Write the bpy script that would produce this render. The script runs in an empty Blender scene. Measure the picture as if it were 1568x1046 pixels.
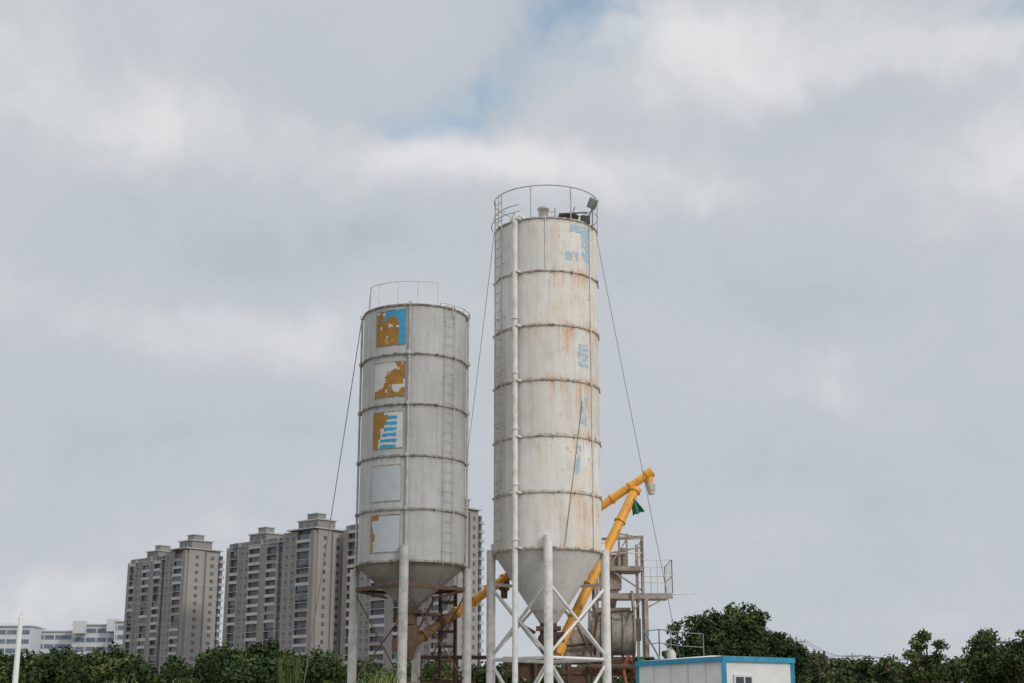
import bpy, math, random
import numpy as np
from mathutils import Vector, Matrix, noise as mn
random.seed(7); rng=np.random.default_rng(7)
sc=bpy.context.scene
# ------------------------------------------------------------ survey helper (camera station at eye height, 50 mm lens)
EYE=1.6; PITCH=math.radians(15); F=2178.0
CP,SP=math.cos(PITCH),math.sin(PITCH)
def P(x,y,Y):
    u=(x-784)/F; v=(523-y)/F; k=CP-v*SP
    return Vector((Y*u/k, Y, EYE+Y*(SP+v*CP)/k))
def azel(x,y):
    d=P(x,y,1.0)-Vector((0,0,EYE)); d.normalize()
    return math.atan2(d.x,d.y), math.asin(d.z)
# ------------------------------------------------------------ materials
def mat(name,col,rough=0.7,var=0.25,scale=3.0,col2=None,metal=0.0,bump=0.0,thr=None,spec=.5):
    m=bpy.data.materials.new(name); m.use_nodes=True; nt=m.node_tree; N=nt.nodes; L=nt.links
    b=N['Principled BSDF']; b.inputs['Roughness'].default_value=rough; b.inputs['Metallic'].default_value=metal
    b.inputs['Specular IOR Level'].default_value=spec
    tc=N.new('ShaderNodeTexCoord'); nz=N.new('ShaderNodeTexNoise'); nz.inputs['Scale'].default_value=scale
    nz.inputs['Detail'].default_value=5; nz.inputs['Roughness'].default_value=0.65
    L.new(tc.outputs['Object'],nz.inputs['Vector'])
    r=N.new('ShaderNodeValToRGB'); c2=col2 if col2 else tuple(c*(1-var) for c in col)
    c1=col if col2 else tuple(min(1,c*(1+var)) for c in col)
    lo,hi=thr if thr else (0.3,0.7)
    r.color_ramp.elements[0].position=lo; r.color_ramp.elements[1].position=hi
    r.color_ramp.elements[0].color=(*c2,1); r.color_ramp.elements[1].color=(*c1,1)
    L.new(nz.outputs['Fac'],r.inputs['Fac']); L.new(r.outputs['Color'],b.inputs['Base Color'])
    if bump>0:
        bp=N.new('ShaderNodeBump'); bp.inputs['Strength'].default_value=bump; bp.inputs['Distance'].default_value=0.05
        L.new(nz.outputs['Fac'],bp.inputs['Height']); L.new(bp.outputs['Normal'],b.inputs['Normal'])
    return m
def silo_paint(name,base,base2,rust,zb,h,rust_amt,side_bias,grime,wash=0.0):
    m=bpy.data.materials.new(name); m.use_nodes=True; nt=m.node_tree; N=nt.nodes; L=nt.links
    b=N['Principled BSDF']; b.inputs['Roughness'].default_value=0.6
    tc=N.new('ShaderNodeTexCoord')
    def nz(sx,sy,sz,det=5,rough=0.6,off=0):
        mp=N.new('ShaderNodeMapping'); mp.inputs['Scale'].default_value=(sx,sy,sz); mp.inputs['Location'].default_value=(off,off*2,off*.7)
        L.new(tc.outputs['Object'],mp.inputs['Vector'])
        n=N.new('ShaderNodeTexNoise'); n.inputs['Scale'].default_value=1; n.inputs['Detail'].default_value=det; n.inputs['Roughness'].default_value=rough
        L.new(mp.outputs['Vector'],n.inputs['Vector']); return n.outputs['Fac']
    def mr(s,a,b_,c=0,d=1):
        n=N.new('ShaderNodeMapRange'); n.inputs['From Min'].default_value=a; n.inputs['From Max'].default_value=b_
        n.inputs['To Min'].default_value=c; n.inputs['To Max'].default_value=d; L.new(s,n.inputs['Value']); return n.outputs['Result']
    def mth(op,a,b_=None,clamp=False):
        n=N.new('ShaderNodeMath'); n.operation=op; n.use_clamp=clamp
        for i,s in enumerate((a,b_)):
            if s is None: continue
            if isinstance(s,(int,float)): n.inputs[i].default_value=s
            else: L.new(s,n.inputs[i])
        return n.outputs[0]
    def mix(f,a,b_):
        n=N.new('ShaderNodeMix'); n.data_type='RGBA'
        L.new(f,n.inputs[0])
        for i,s in ((6,a),(7,b_)):
            if isinstance(s,tuple): n.inputs[i].default_value=(*s,1)
            else: L.new(s,n.inputs[i])
        return n.outputs[2]
    sx=N.new('ShaderNodeSeparateXYZ'); L.new(tc.outputs['Object'],sx.inputs[0])
    col=mix(mr(nz(.9,.9,.5,4),.35,.65),base,base2)
    fr=mth('FRACT',mth('DIVIDE',mth('SUBTRACT',sx.outputs['Z'],zb),h))
    cid=mth('FLOOR',mth('DIVIDE',mth('SUBTRACT',sx.outputs['Z'],zb),h))
    wn=N.new('ShaderNodeTexWhiteNoise'); wn.noise_dimensions='1D'; L.new(cid,wn.inputs['W'])
    col=mix(mth('MULTIPLY',wn.outputs['Value'],.45),col,tuple(c*.82 for c in base2))
    left_shade=mr(sx.outputs['X'],-1.7,-.4,1.6,.8)  # scales the grime streaks; the extra darkness on the left is painted-in shade
    g=mth('MULTIPLY',mth('MULTIPLY',mr(nz(7,7,.30,6,.72,3),.44,.72),grime),left_shade,True)
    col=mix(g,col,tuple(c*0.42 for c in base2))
    g2=mth('MULTIPLY',mr(nz(2.2,2.2,1.4,6,.7,43),.50,.74),grime*1.2,True)
    col=mix(g2,col,tuple(c*0.55 for c in base2))
    below=mr(fr,.25,1.0,.12,1.0)
    near=mr(fr,.0,.12,.9,.0)
    sm=mr(sx.outputs['X'],-.9,1.3,0.18,1.0*side_bias+.25)
    if wash>0:
        wf=mth('MULTIPLY',mth('MULTIPLY',mr(nz(1.5,1.5,.6,5,.65,61),.47,.68),sm),wash,True)
        col=mix(wf,col,(.66,.45,.26))
    st=mr(nz(10,10,.5,7,.74,11),.46,.64)
    big=mr(nz(1.3,1.3,.8,4,.6,21),.42,.60)
    a=mth('MULTIPLY',mth('MULTIPLY',mth('MULTIPLY',st,big),mth('ADD',below,near)),sm)
    a=mth('MULTIPLY',a,rust_amt,True)
    col=mix(a,col,rust)
    bl=mth('MULTIPLY',mth('MULTIPLY',mr(nz(6,6,3,8,.78,31),.59,.64),sm),.85)
    col=mix(bl,col,tuple(c*.6 for c in rust))
    dz=mth('MULTIPLY',mr(mth('ABSOLUTE',mth('SUBTRACT',fr,.985)),.0,.08,1,0),mr(nz(6,6,2,5,.6,5),.38,.62,.05,.65))
    col=mix(dz,col,tuple(c*.4 for c in rust))
    L.new(col,b.inputs['Base Color'])
    bp=N.new('ShaderNodeBump'); bp.inputs['Strength'].default_value=.5; bp.inputs['Distance'].default_value=.03
    L.new(nz(1.6,1.6,2.2,3,.5,2),bp.inputs['Height']); L.new(bp.outputs['Normal'],b.inputs['Normal'])
    return m
# ------------------------------------------------------------ mesh builder
class MB:
    def __init__(s): s.v=[];s.f=[];s.m=[];s.s=[]
    def add(s,vs,fs,mi=0,sm=False):
        o=len(s.v); s.v+= [tuple(p) for p in vs]
        for f in fs: s.f.append(tuple(i+o for i in f)); s.m.append(mi); s.s.append(sm)
    def box(s,c,size,mi=0,rz=0.0,M=None):
        hx,hy,hz=[a/2 for a in size]; vs=[]
        for z in(-hz,hz):
            for x,y in((-hx,-hy),(hx,-hy),(hx,hy),(-hx,hy)): vs.append(Vector((x,y,z)))
        R=M if M is not None else Matrix.Rotation(rz,3,'Z')
        vs=[R@p+Vector(c) for p in vs]
        s.add(vs,[(3,2,1,0),(4,5,6,7),(0,1,5,4),(1,2,6,5),(2,3,7,6),(3,0,4,7)],mi)
    def beam(s,p0,p1,w,h,mi=0):
        p0=Vector(p0);p1=Vector(p1); d=p1-p0
        s.box((p0+p1)/2,(w,h,d.length),mi,M=d.to_track_quat('Z','Y').to_matrix())
    def angle(s,p0,p1,w,mi=0):  # L-section member
        p0=Vector(p0);p1=Vector(p1); d=p1-p0; M=d.to_track_quat('Z','Y').to_matrix(); c=(p0+p1)/2
        s.box(c,(w,.012,d.length),mi,M=M); s.box(c+M@Vector((-w/2+.006,w/2+.0065,0)),(.012,w,d.length),mi,M=M)
    def tube(s,p0,p1,r,seg=10,r2=None,mi=0,caps=True):
        p0=Vector(p0);p1=Vector(p1); d=p1-p0
        if d.length<1e-6:return
        r2=r if r2 is None else r2; M=d.to_track_quat('Z','Y').to_matrix(); vs=[]
        for c,rr in((p0,r),(p1,r2)):
            for i in range(seg):
                a=2*math.pi*i/seg; vs.append(c+M@Vector((rr*math.cos(a),rr*math.sin(a),0)))
        s.add(vs,[(i,(i+1)%seg,seg+(i+1)%seg,seg+i) for i in range(seg)],mi,True)
        if caps: s.add(vs,[tuple(range(seg-1,-1,-1)),tuple(range(seg,2*seg))],mi)
    def path(s,pts,r,seg=8,mi=0):
        for a,b in zip(pts[:-1],pts[1:]): s.tube(a,b,r,seg,mi=mi)
    def rev(s,c,prof,seg=64,mi=0,sm=True,cap=False):
        vs=[]
        for r,z in prof:
            for i in range(seg):
                a=2*math.pi*i/seg; vs.append((c[0]+r*math.sin(a),c[1]-r*math.cos(a),z))
        fs=[]
        for k in range(len(prof)-1):
            for i in range(seg):
                j=(i+1)%seg; fs.append((k*seg+i,k*seg+j,(k+1)*seg+j,(k+1)*seg+i))
        s.add(vs,fs,mi,sm)
        if cap: s.add(vs,[tuple(range((len(prof)-1)*seg,len(prof)*seg))],mi)
    def obj(s,name,mats,parent=None,loc=None):
        o0=Vector(parent.location) if parent else Vector(loc if loc else (0,0,0))
        me=bpy.data.meshes.new(name)
        me.from_pydata([(p[0]-o0.x,p[1]-o0.y,p[2]-o0.z) for p in s.v],[],s.f)
        for m in mats: me.materials.append(m)
        me.polygons.foreach_set('material_index',s.m); me.polygons.foreach_set('use_smooth',s.s); me.update()
        ob=bpy.data.objects.new(name,me); sc.collection.objects.link(ob)
        if parent: ob.parent=parent
        else: ob.location=o0
        return ob
def empty(name,loc):
    e=bpy.data.objects.new(name,None); e.location=loc; e.empty_display_size=.5; sc.collection.objects.link(e); return e
# shared materials
M_white=mat('weathered_white_steel',(.70,.69,.67),.6,scale=3.5,col2=(.50,.47,.43),thr=(.30,.55))
M_grey=mat('weathered_grey_steel',(.48,.47,.45),.6,scale=3.5,col2=(.31,.29,.26),thr=(.3,.6))
M_rust=mat('rusty_steel',(.15,.085,.05),.85,scale=8,col2=(.06,.042,.033))
M_rustband=mat('rust_stained_flange',(.48,.44,.38),.75,scale=5,col2=(.18,.11,.065),thr=(.36,.54))
M_bandgrey=mat('dark_grey_flange',(.34,.33,.31),.75,scale=5,col2=(.15,.125,.10),thr=(.4,.6))
M_orange=mat('orange_auger_paint',(.74,.34,.03),.5,scale=7,col2=(.32,.14,.04),thr=(.30,.46))
M_brown=mat('dirty_orange_auger',(.22,.11,.035),.8,scale=7,col2=(.07,.045,.03))
M_dark=mat('dark_machinery',(.06,.058,.055),.7,scale=8)
M_wire=mat('steel_cable',(.13,.13,.13),.6,scale=8)
M_blue=mat('blue_trim_paint',(.02,.25,.42),.5,.2,4)
M_ochre=mat('ochre_primer',(.36,.19,.022),.7,scale=4,col2=(.24,.12,.02))
M_cyan=mat('blue_logo_paint',(.03,.29,.50),.6,.2,5)
M_pale=mat('pale_panel_paint',(.42,.45,.475),.6,.08,3)
M_palew=mat('pale_white_paint',(.52,.52,.50),.6,.12,3)
M_fadeb=mat('faded_blue_lettering',(.28,.44,.56),.7,.12,9,col2=(.46,.52,.56))
M_green=mat('green_tarp',(.02,.18,.10),.8,.4,4)
M_canvas=mat('canvas_sleeve',(.50,.48,.42),.9,.2,8)
M_concrete=mat('cement_dusted_metal',(.44,.40,.35),.9,scale=4,col2=(.22,.175,.135))

# ------------------------------------------------------------ silos
class Silo: pass
def silo_geom(xl,xr,yref,Y,yb):
    s=Silo(); a=P(xl,yref,Y).x; b=P(xr,yref,Y).x; s.R=(b-a)/2; s.cx=(a+b)/2; s.cy=Y; s.af=-math.atan2(s.cx,s.cy)
    s.pc=(xl+xr)/2
    s.bands=[P(s.pc,y,Y-s.R).z for y in yb]; return s
def on(s,a,z,r=None):
    r=s.R if r is None else r; return Vector((s.cx+r*math.sin(a),s.cy-r*math.cos(a),z))
def ang(s,x,y):
    lo=s.af-math.pi/2; hi=s.af+math.pi/2
    for _ in range(30):
        mid=(lo+hi)/2; p=on(s,mid,0); X=P(x,y,p.y).x
        if p.x<X: lo=mid
        else: hi=mid
    return mid
def zat(s,x,y):
    a=ang(s,x,y); return P(x,y,on(s,a,0).y).z
def patch(mb,s,x0,x1,y0,y1,nu,nv,fn,off=.006):
    ym=(y0+y1)/2; xm=(x0+x1)/2
    a0,a1=ang(s,x0,ym),ang(s,x1,ym); zt,zb=zat(s,xm,y0),zat(s,xm,y1)
    for i in range(nu):
        for j in range(nv):
            u=(i+.5)/nu; v=(j+.5)/nv; k=fn(u,v)
            if k is None: continue
            A=a0+(a1-a0)*i/nu; B=a0+(a1-a0)*(i+1)/nu; z0=zb+(zt-zb)*j/nv; z1=zb+(zt-zb)*(j+1)/nv
            r=s.R+off
            mb.add([on(s,A,z0,r),on(s,B,z0,r),on(s,B,z1,r),on(s,A,z1,r)],[(0,1,2,3)],k)
def n2(x,y,k=0): return mn.noise(Vector((x,y,k*7.3)))
def fb(x,y,k=0): return n2(x,y,k)+.5*n2(x*2.1,y*2.1,k+1)+.3*n2(x*4.7,y*4.7,k+2)
def ring(mb,s,z,w,h,mi=0,seg=72):
    R=s.R; mb.rev((s.cx,s.cy),[(R+.002,z-h/2),(R+w,z-h/2),(R+w,z+h/2),(R+.002,z+h/2)],seg,mi,False)
def ladder(mb,s,a,z0,z1,w=.42,off=.16,r=.02):
    da=w/2/(s.R+off)
    for sg in(-1,1): mb.tube(on(s,a+sg*da,z0,s.R+off),on(s,a+sg*da,z1,s.R+off),r,6)
    z=z0+.1
    while z<z1: mb.tube(on(s,a-da,z,s.R+off),on(s,a+da,z,s.R+off),r*.7,5); z+=.30
    z=z0+.4
    while z<z1:
        for sg in(-1,1): mb.tube(on(s,a+sg*da,z,s.R),on(s,a+sg*da,z,s.R+off),.015,5)
        z+=1.75
def wire(mb,p,q,r=.012,sag=0.0,n=8):
    pts=[]
    for i in range(n+1):
        t=i/n; a=p.lerp(q,t); a.z-=sag*4*t*(1-t); pts.append(a)
    mb.path(pts,r,5)

def build_silo(name,s,paint,hopper_m,bandm,legm,ytip,tipr,leg_angles,leg_r,leg_top_y,bw):
    e=empty(name,(s.cx,s.cy,0)); zb=s.bands[-1]; zt=s.bands[0]; R=s.R
    mb=MB(); mb.rev((s.cx,s.cy),[(R,zb),(R,zt)],96)
    mb.rev((s.cx,s.cy),[(R,zt),(R*.96,zt+.03),(R*.5,zt+.09),(.02,zt+.12)],96)
    for k in range(len(s.bands)-1):
        for t in range(3):
            a=k*1.3+t*2.1; z1,z0=s.bands[k]-.05,s.bands[k+1]+.05
            A=on(s,a-.004,z0,R+.007);B=on(s,a+.004,z0,R+.007);C=on(s,a+.004,z1,R+.007);D=on(s,a-.004,z1,R+.007)
            mb.add([A,B,C,D],[(0,1,2,3)])
    mb.obj('shell',[paint],e)
    mb=MB(); zt2=P(s.pc,ytip,s.cy).z
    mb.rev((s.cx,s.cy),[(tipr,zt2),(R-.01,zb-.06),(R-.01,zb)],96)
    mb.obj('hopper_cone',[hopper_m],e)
    mb=MB()
    for z in s.bands: ring(mb,s,z,.032,bw)
    ring(mb,s,zb-.03,.05,.02)
    for z in s.bands[1:]:
        for i in range(16):
            a=i*math.pi/8+.1; mb.box(on(s,a,z,R+.05),(.045,.04,.07),0,a)
    mb.obj('stiffening_rings',[bandm],e)
    mb=MB()
    for a,ty in zip(leg_angles,leg_top_y):
        zt3=zb+ty; mb.tube(on(s,a,0.0,R+leg_r*.7),on(s,a,zt3,R+leg_r*.7),leg_r,20)
        mb.box(on(s,a,.02,R+leg_r*.7),(.55,.55,.04),0,a)
        mb.box(on(s,a,zb+.05,R+.01),(.03,.18,.5),0,a)
    mb.obj('legs',[legm],e)
    return e
# right silo
S2=silo_geom(757,920,760,44.0,[333,414,497,581,667,753,838])
h2=(S2.bands[0]-S2.bands[-1])/6
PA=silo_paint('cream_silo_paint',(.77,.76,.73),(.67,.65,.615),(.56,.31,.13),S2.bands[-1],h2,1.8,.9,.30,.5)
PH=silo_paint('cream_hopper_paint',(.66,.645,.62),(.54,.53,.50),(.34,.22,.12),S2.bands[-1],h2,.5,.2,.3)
LA2=[S2.af+k*math.pi/2 for k in range(4)]
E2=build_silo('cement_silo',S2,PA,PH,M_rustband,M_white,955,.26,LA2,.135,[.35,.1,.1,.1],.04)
R=S2.R
mb=MB(); zb=S2.bands[-1]
def legp(s,a,z,lr): return on(s,a,z,s.R+lr*.7)
zA=P(838,892,42.4).z; zB=P(838,1003,42.4).z; zC=.5
for k in range(4):
    a,b=LA2[k],LA2[(k+1)%4]
    for (z1,z0) in((zA,zB),(zB-.15,zC)):
        mb.tube(legp(S2,a,z1,.135),legp(S2,b,z0,.135),.048,8); mb.tube(legp(S2,a,z0,.135),legp(S2,b,z1,.135),.048,8)
    mb.tube(legp(S2,a,zB-.07,.135),legp(S2,b,zB-.07,.135),.05,8)
    if k>0 and k<3: mb.tube(legp(S2,a,zA+.1,.135),legp(S2,b,zA+.1,.135),.05,8)
mb.obj('leg_bracing',[M_white],E2)
# filling pipe
mb=MB(); ap=ang(S2,793,600); zt=S2.bands[0]
mb.tube(on(S2,ap,1.0,R+.16),on(S2,ap,zt+.12,R+.16),.085,14)
mb.tube(on(S2,ap,zt+.12,R+.16),on(S2,ap,zt+.2,R+.02),.085,14); mb.tube(on(S2,ap,zt+.2,R+.02),on(S2,ap,zt+.14,R-.4),.085,14)
mb.tube(on(S2,ap,1.0,R+.16),on(S2,ap,.8,R+.5),.085,14)
for z in S2.bands: mb.box(on(S2,ap,z,R+.1),(.30,.26,.05),0,ap)
for z in S2.bands[2:]: mb.tube(on(S2,ap,z+.22,R+.16),on(S2,ap,z+.27,R+.16),.115,14)
mb.obj('filling_pipe',[M_white],E2)
mb=MB(); al=ang(S2,768,600); ladder(mb,S2,al,zb-.1,zt+1.0,.42,.14)
mb.obj('access_ladder',[M_grey],E2)
mb=MB(); ac=ang(S2,835,360); mb.tube(on(S2,ac,S2.bands[1]+.02,R+.02),on(S2,ac,zt+.05,R+.02),.014,6)
ac2=ang(S2,905,600); mb.tube(on(S2,ac2,zb,R+.03),on(S2,ac2,zt,R+.03),.018,6)
mb.obj('conduit',[M_white],E2)
# roof guard rail
mb=MB(); zr=zt+1.08
def arc(mb,s,a0,a1,z,rr,r=.02,n=40):
    mb.path([on(s,a0+(a1-a0)*i/n,z,rr) for i in range(n+1)],r,6)
arc(mb,S2,0,2*math.pi,zr,R+.03,.02,64)
for x in(765,813,873): 
    a=ang(S2,x,300); mb.tube(on(S2,a,zt,R+.03),on(S2,a,zr,R+.03),.02,6)
for a in(1.45,2.1,2.7,3.3,3.9,4.5): mb.tube(on(S2,a,zt,R+.03),on(S2,a,zr,R+.03),.02,6)
arc(mb,S2,1.2,2*math.pi-.55,zt+.52,R+.03,.018,40)
arc(mb,S2,2*math.pi-1.8,2*math.pi-.5,zt+.25,R+.12,.016,20)
mb.obj('roof_guard_rail',[M_grey],E2)
mb=MB()
c=P(832,335,42.85)
mb.rev((c.x,c.y),[(.15,zt),(.15,zt+.42),(.19,zt+.42),(.19,zt+.47),(.16,zt+.52),(.02,zt+.54)],24)
c=P(850,335,42.8); mb.tube((c.x,c.y,zt),(c.x,c.y,zt+.48),.025,8); mb.tube((c.x,c.y,zt+.36),(c.x-.25,c.y,zt+.36),.018,8)
mb.obj('dust_vent',[M_grey],E2)
mb=MB(); c=P(870,335,42.95)
mb.rev((c.x,c.y),[(.30,zt),(.30,zt+.20),(.34,zt+.20),(.34,zt+.25),(.05,zt+.30)],24)
mb.box((c.x+.55,c.y+.1,zt+.15),(.3,.3,.24)); mb.tube((c.x-.3,c.y-.2,zt+.27),(c.x+.6,c.y-.1,zt+.35),.025,8)
mb.tube((c.x+.1,c.y,zt+.25),(c.x+.22,c.y,zt+.58),.015,6)
mb.obj('inspection_hatch',[M_dark],E2)
# flood light on the rail
mb=MB(); a=ang(S2,904,310); p=on(S2,a,zr-.32,R+.08)
Mf=Matrix.Rotation(.45,3,'Y')@Matrix.Rotation(.9,3,'X')
mb.box(p,(.28,.10,.36),0,M=Mf); mb.box(p+Mf@Vector((0,-.055,0)),(.22,.02,.30),1,M=Mf)
for k in range(5): mb.box(p+Mf@Vector((-.09+k*.045,.07,0)),(.012,.05,.28),0,M=Mf)
mb.tube(p+Vector((0,0,-.10)),on(S2,a,zt-.15,R+.06),.02,6); mb.tube(p+Vector((0,0,-.1)),p+Vector((-.12,.1,-.5)),.018,6)
mb.obj('flood_light',[M_bandgrey,M_pale],E2)
# remains of blue lettering
mb=MB()
def L1(u,v):
    if fb(u*5,v*5,3)>.25: return None
    if (v>.80 and u>.15) or (u>.62 and v>.05): return 0
    if v<.22 and (u<.25 or .34<u<.48) : return 0
patch(mb,S2,866,902,345,400,30,44,L1)
def L2(u,v):
    if fb(u*4,v*7,9)>.12: return None
    return 0 if (math.sin(v*26)>-.3 or u<.3) else None
patch(mb,S2,886,901,528,562,16,34,L2)
patch(mb,S2,889,899,608,650,12,34,lambda u,v:0 if fb(u*3,v*6,12)<.02 else None)
patch(mb,S2,880,890,682,726,12,34,lambda u,v:0 if abs(u-.7+.5*(1-v))<.35 and fb(u*3,v*6,15)<.2 else None)
mb.obj('faded_lettering',[M_fadeb],E2)
# outlet below hopper
mb=MB(); zt2=P(838,955,44).z
mb.rev((S2.cx,S2.cy),[(.26,zt2-.35),(.26,zt2)],24); mb.box((S2.cx,S2.cy,zt2-.15),(.75,.5,.12)); mb.box((S2.cx+.3,S2.cy-.25,zt2-.42),(.35,.3,.3))
mb.rev((S2.cx,S2.cy),[(.2,zt2-.9),(.34,zt2-.5),(.3,zt2-.35)],20)
mb.tube((S2.cx-.4,S2.cy-.3,zt2-.3),(S2.cx-.75,S2.cy-.3,zt2-.1),.05,8)
mb.obj('outlet_valve',[M_rust],E2)
# left silo
S1=silo_geom(550,712,780,43.2,[466,541,618,697,779,858]); h1=(S1.bands[0]-S1.bands[-1])/5
PB=silo_paint('grey_silo_paint',(.50,.495,.485),(.42,.415,.405),(.24,.165,.10),S1.bands[-1],h1,.55,.1,.36)
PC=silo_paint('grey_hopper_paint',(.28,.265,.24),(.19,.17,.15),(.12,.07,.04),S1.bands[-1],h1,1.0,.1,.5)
off=ang(S1,619,880); LA1=[off+k*math.pi/2 for k in range(4)]
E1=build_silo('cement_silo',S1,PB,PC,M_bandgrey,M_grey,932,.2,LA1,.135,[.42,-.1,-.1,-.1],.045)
R1=S1.R; zb1=S1.bands[-1]; zt1=S1.bands[0]
mb=MB()
for a in (LA1[0]+.02,LA1[3]+.08,LA1[1]-.02):
    mb.tube(on(S1,a,zb1-.2,R1+.06),on(S1,a,zt1+.08,R1+.06),.034,10)
    for z in S1.bands: mb.box(on(S1,a,z+.02,R1+.06),(.12,.12,.10),0,a)
mb.obj('stiffener_pipes',[M_grey],E1)
M_lad=mat('grey_ladder_paint',(.42,.41,.39),.6,.15,4)
mb=MB(); al1=ang(S1,686,650); ladder(mb,S1,al1,zb1-.1,zt1+.05,.38,.08,r=.011)
mb.obj('access_ladder',[M_lad],E1)
mb=MB(); zr1=P(625,430,S1.cy-R1).z
a0,a1=ang(S1,568,440),ang(S1,671,431)
arc(mb,S1,a0,a1,zr1,R1,.017,20)
for x in(568,581,610,640,671):
    a=ang(S1,x,440); mb.tube(on(S1,a,zt1,R1),on(S1,a,zr1,R1),.015,6)
mb.tube(on(S1,a0,zr1,R1),on(S1,ang(S1,590,450),zt1,R1),.015,6)
mb.tube(on(S1,a0,zr1,R1),on(S1,a0-.9,zt1+.3,R1),.015,6); mb.tube(on(S1,a0-.9,zt1+.3,R1),on(S1,a0-.9,zt1,R1),.015,6)
b0=ang(S1,673,470); b1=LA1[1]-.02
arc(mb,S1,b0,b1+.05,zt1+.10,R1+.10,.017,10); 
for t in(0,.33,.66,1.0):
    a=b0+(b1-b0)*t; mb.tube(on(S1,a,zt1+.10,R1+.10),on(S1,a,zt1-.02,R1),.014,6)
mb.tube(on(S1,b1,zt1+.12,R1+.12),on(S1,b1,zt1-.45,R1+.03),.017,6)
mb.tube(on(S1,b0+.25,zt1+.1,R1+.1),on(S1,b0+.35,zt1-.3,R1+.03),.014,6)
mb.obj('roof_guard_rail',[M_white],E1)
mb=MB()
mb.rev((S1.cx-.4,S1.cy-.2),[(.12,zt1),(.12,zt1+.2),(.02,zt1+.22)],16)
mb.obj('roof_vent',[M_grey],E1)
# logo panels
mb=MB()
def J1(u,v):
    n=fb(u*4,v*4,1)*.14
    if u>.80+n*.7 : return 1
    if v>.84+n*.6 and u>.35: return 1
    if .20<u<.40 and .74<v<.86 and n>-.03: return 1
    if fb(u*6,v*6,5)>.62: return 3
    return 0
patch(mb,S1,577,621,476,528,44,52,J1)
def J2(u,v):
    n=fb(u*5,v*5,2)*.22
    if v<.17+n*.6 and u>.05: return 0
    if .40+n<u<.95 and .34<v<.52+n+.25*u: return 0
    if u>.78+n and v>.5: return 0
    if .38<u<.62 and v<.4 and n>-.12: return 0
    return 3
patch(mb,S1,573,620,555,607,46,52,J2)
def J3(u,v):
    n=fb(u*5,v*5,4)*.12
    if u<.18+.28*max(0,v-.05)+n*.5 : return 0
    if v>.93 or u>.80+.0*n and v<.9 and n>.02: return 3
    if u>.22+.34*v+n*.3 and u<.82+n*.4: return 1 if math.sin(v*39+n*6)>-.35 else 3
    return 0 if (u<.55 and v>.55) else 3
patch(mb,S1,572,617,631,686,46,56,J3)
patch(mb,S1,570,614,713,767,12,12,lambda u,v:2)
def J5(u,v):
    n=fb(u*5,v*5,6)*.12
    if u<.06+n*.8 or (u<.28+n and v>.86) or (u<.16+n and .3<v<.5) or v>.975: return 0
    return 2
patch(mb,S1,568,612,789,845,46,52,J5)
mb.obj('logo_panels',[M_ochre,M_cyan,M_pale,M_palew],E1)
mb=MB()
for (x0,x1,y0,y1) in((577,621,476,528),(573,620,555,607),(572,617,631,686),(570,614,713,767),(568,612,789,845)):
    ym=(y0+y1)/2;xm=(x0+x1)/2;A=ang(S1,x0,ym);B=ang(S1,x1,ym);zt_,zb_=zat(S1,xm,y0),zat(S1,xm,y1); r=R1+.012
    for q in range(10):
        u0=A+(B-A)*q/10;u1=A+(B-A)*(q+1)/10
        for z in(zt_,zb_-.03): mb.add([on(S1,u0,z,r),on(S1,u1,z,r),on(S1,u1,z+.022,r),on(S1,u0,z+.022,r)],[(0,1,2,3)])
    for u in(A-.008,B): mb.add([on(S1,u,zb_,r),on(S1,u+.006,zb_,r),on(S1,u+.006,zt_,r),on(S1,u,zt_,r)],[(0,1,2,3)])
mb.obj('panel_frames',[M_bandgrey],E1)
mb=MB(); zt3=P(630,932,S1.cy).z
for k in range(4):
    a,b=LA1[k],LA1[(k+1)%4]
    mb.angle(legp(S1,a,zb1-.75,.135),legp(S1,b,zb1-.75,.135),.09)
    mb.angle(legp(S1,a,2.6,.135),legp(S1,b,2.6,.135),.10)
    mb.tube(legp(S1,a,zb1-.75,.135),legp(S1,b,2.7,.135),.022,6)
    mb.tube(on(S1,a,zb1-.75,R1),on(S1,a,zb1-.95,.7),.04,6)
mb.obj('leg_bracing',[M_rust],E1)
mb=MB()
mb.rev((S1.cx,S1.cy),[(.2,zt3-.5),(.2,zt3)],20); mb.box((S1.cx,S1.cy,zt3-.1),(.7,.45,.1)); mb.box((S1.cx-.15,S1.cy-.1,zt3-.35),(.5,.4,.25))
mb.rev((S1.cx-.05,S1.cy),[(.16,zt3-1.5),(.33,zt3-.95),(.30,zt3-.5)],20)
mb.tube((S1.cx-.5,S1.cy,zt3-.2),(S1.cx+.9,S1.cy+.2,zt3-.15),.06,8); mb.tube((S1.cx+.7,S1.cy,zt3+.25),(S1.cx+.2,S1.cy,zt3-.7),.04,8)
mb.box((S1.cx-.35,S1.cy-.2,zt3-1.1),(.3,.35,.4))
mb.obj('outlet_valve',[M_rust],E1)

# ------------------------------------------------------------ rusty frame between the silos
Ef=empty('rusty_ladder_frame',(P(686,1000,45.5).x,45.5,0)); mb=MB()
xs=[P(674,950,45.3).x,P(697,950,45.3).x]; zf=P(686,898,45.3).z
for x in xs:
    for y in(45.0,45.7): mb.angle((x,y,0),(x,y,zf),.09)
z=.3
k=0
while z<zf+.01:
    for y in(45.0,45.7): mb.beam((xs[0],y,z),(xs[1],y,z),.05,.05)
    if k%2==0 and z+.9<zf: mb.beam((xs[0],44.96,z),(xs[1],44.96,z+.85),.035,.03)
    z+=.45; k+=1
mb.obj('frame',[M_rust],Ef)
Eb=empty('aggregate_batcher',(P(650,1030,46).x,46.5,0)); mb=MB()
c=P(650,1015,46.5)
mb.beam((c.x-1.7,46.3,2.2),(c.x+2.3,46.3,2.2),.16,.2); mb.beam((c.x-1.7,47.3,2.2),(c.x+2.3,47.3,2.2),.16,.2)
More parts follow.
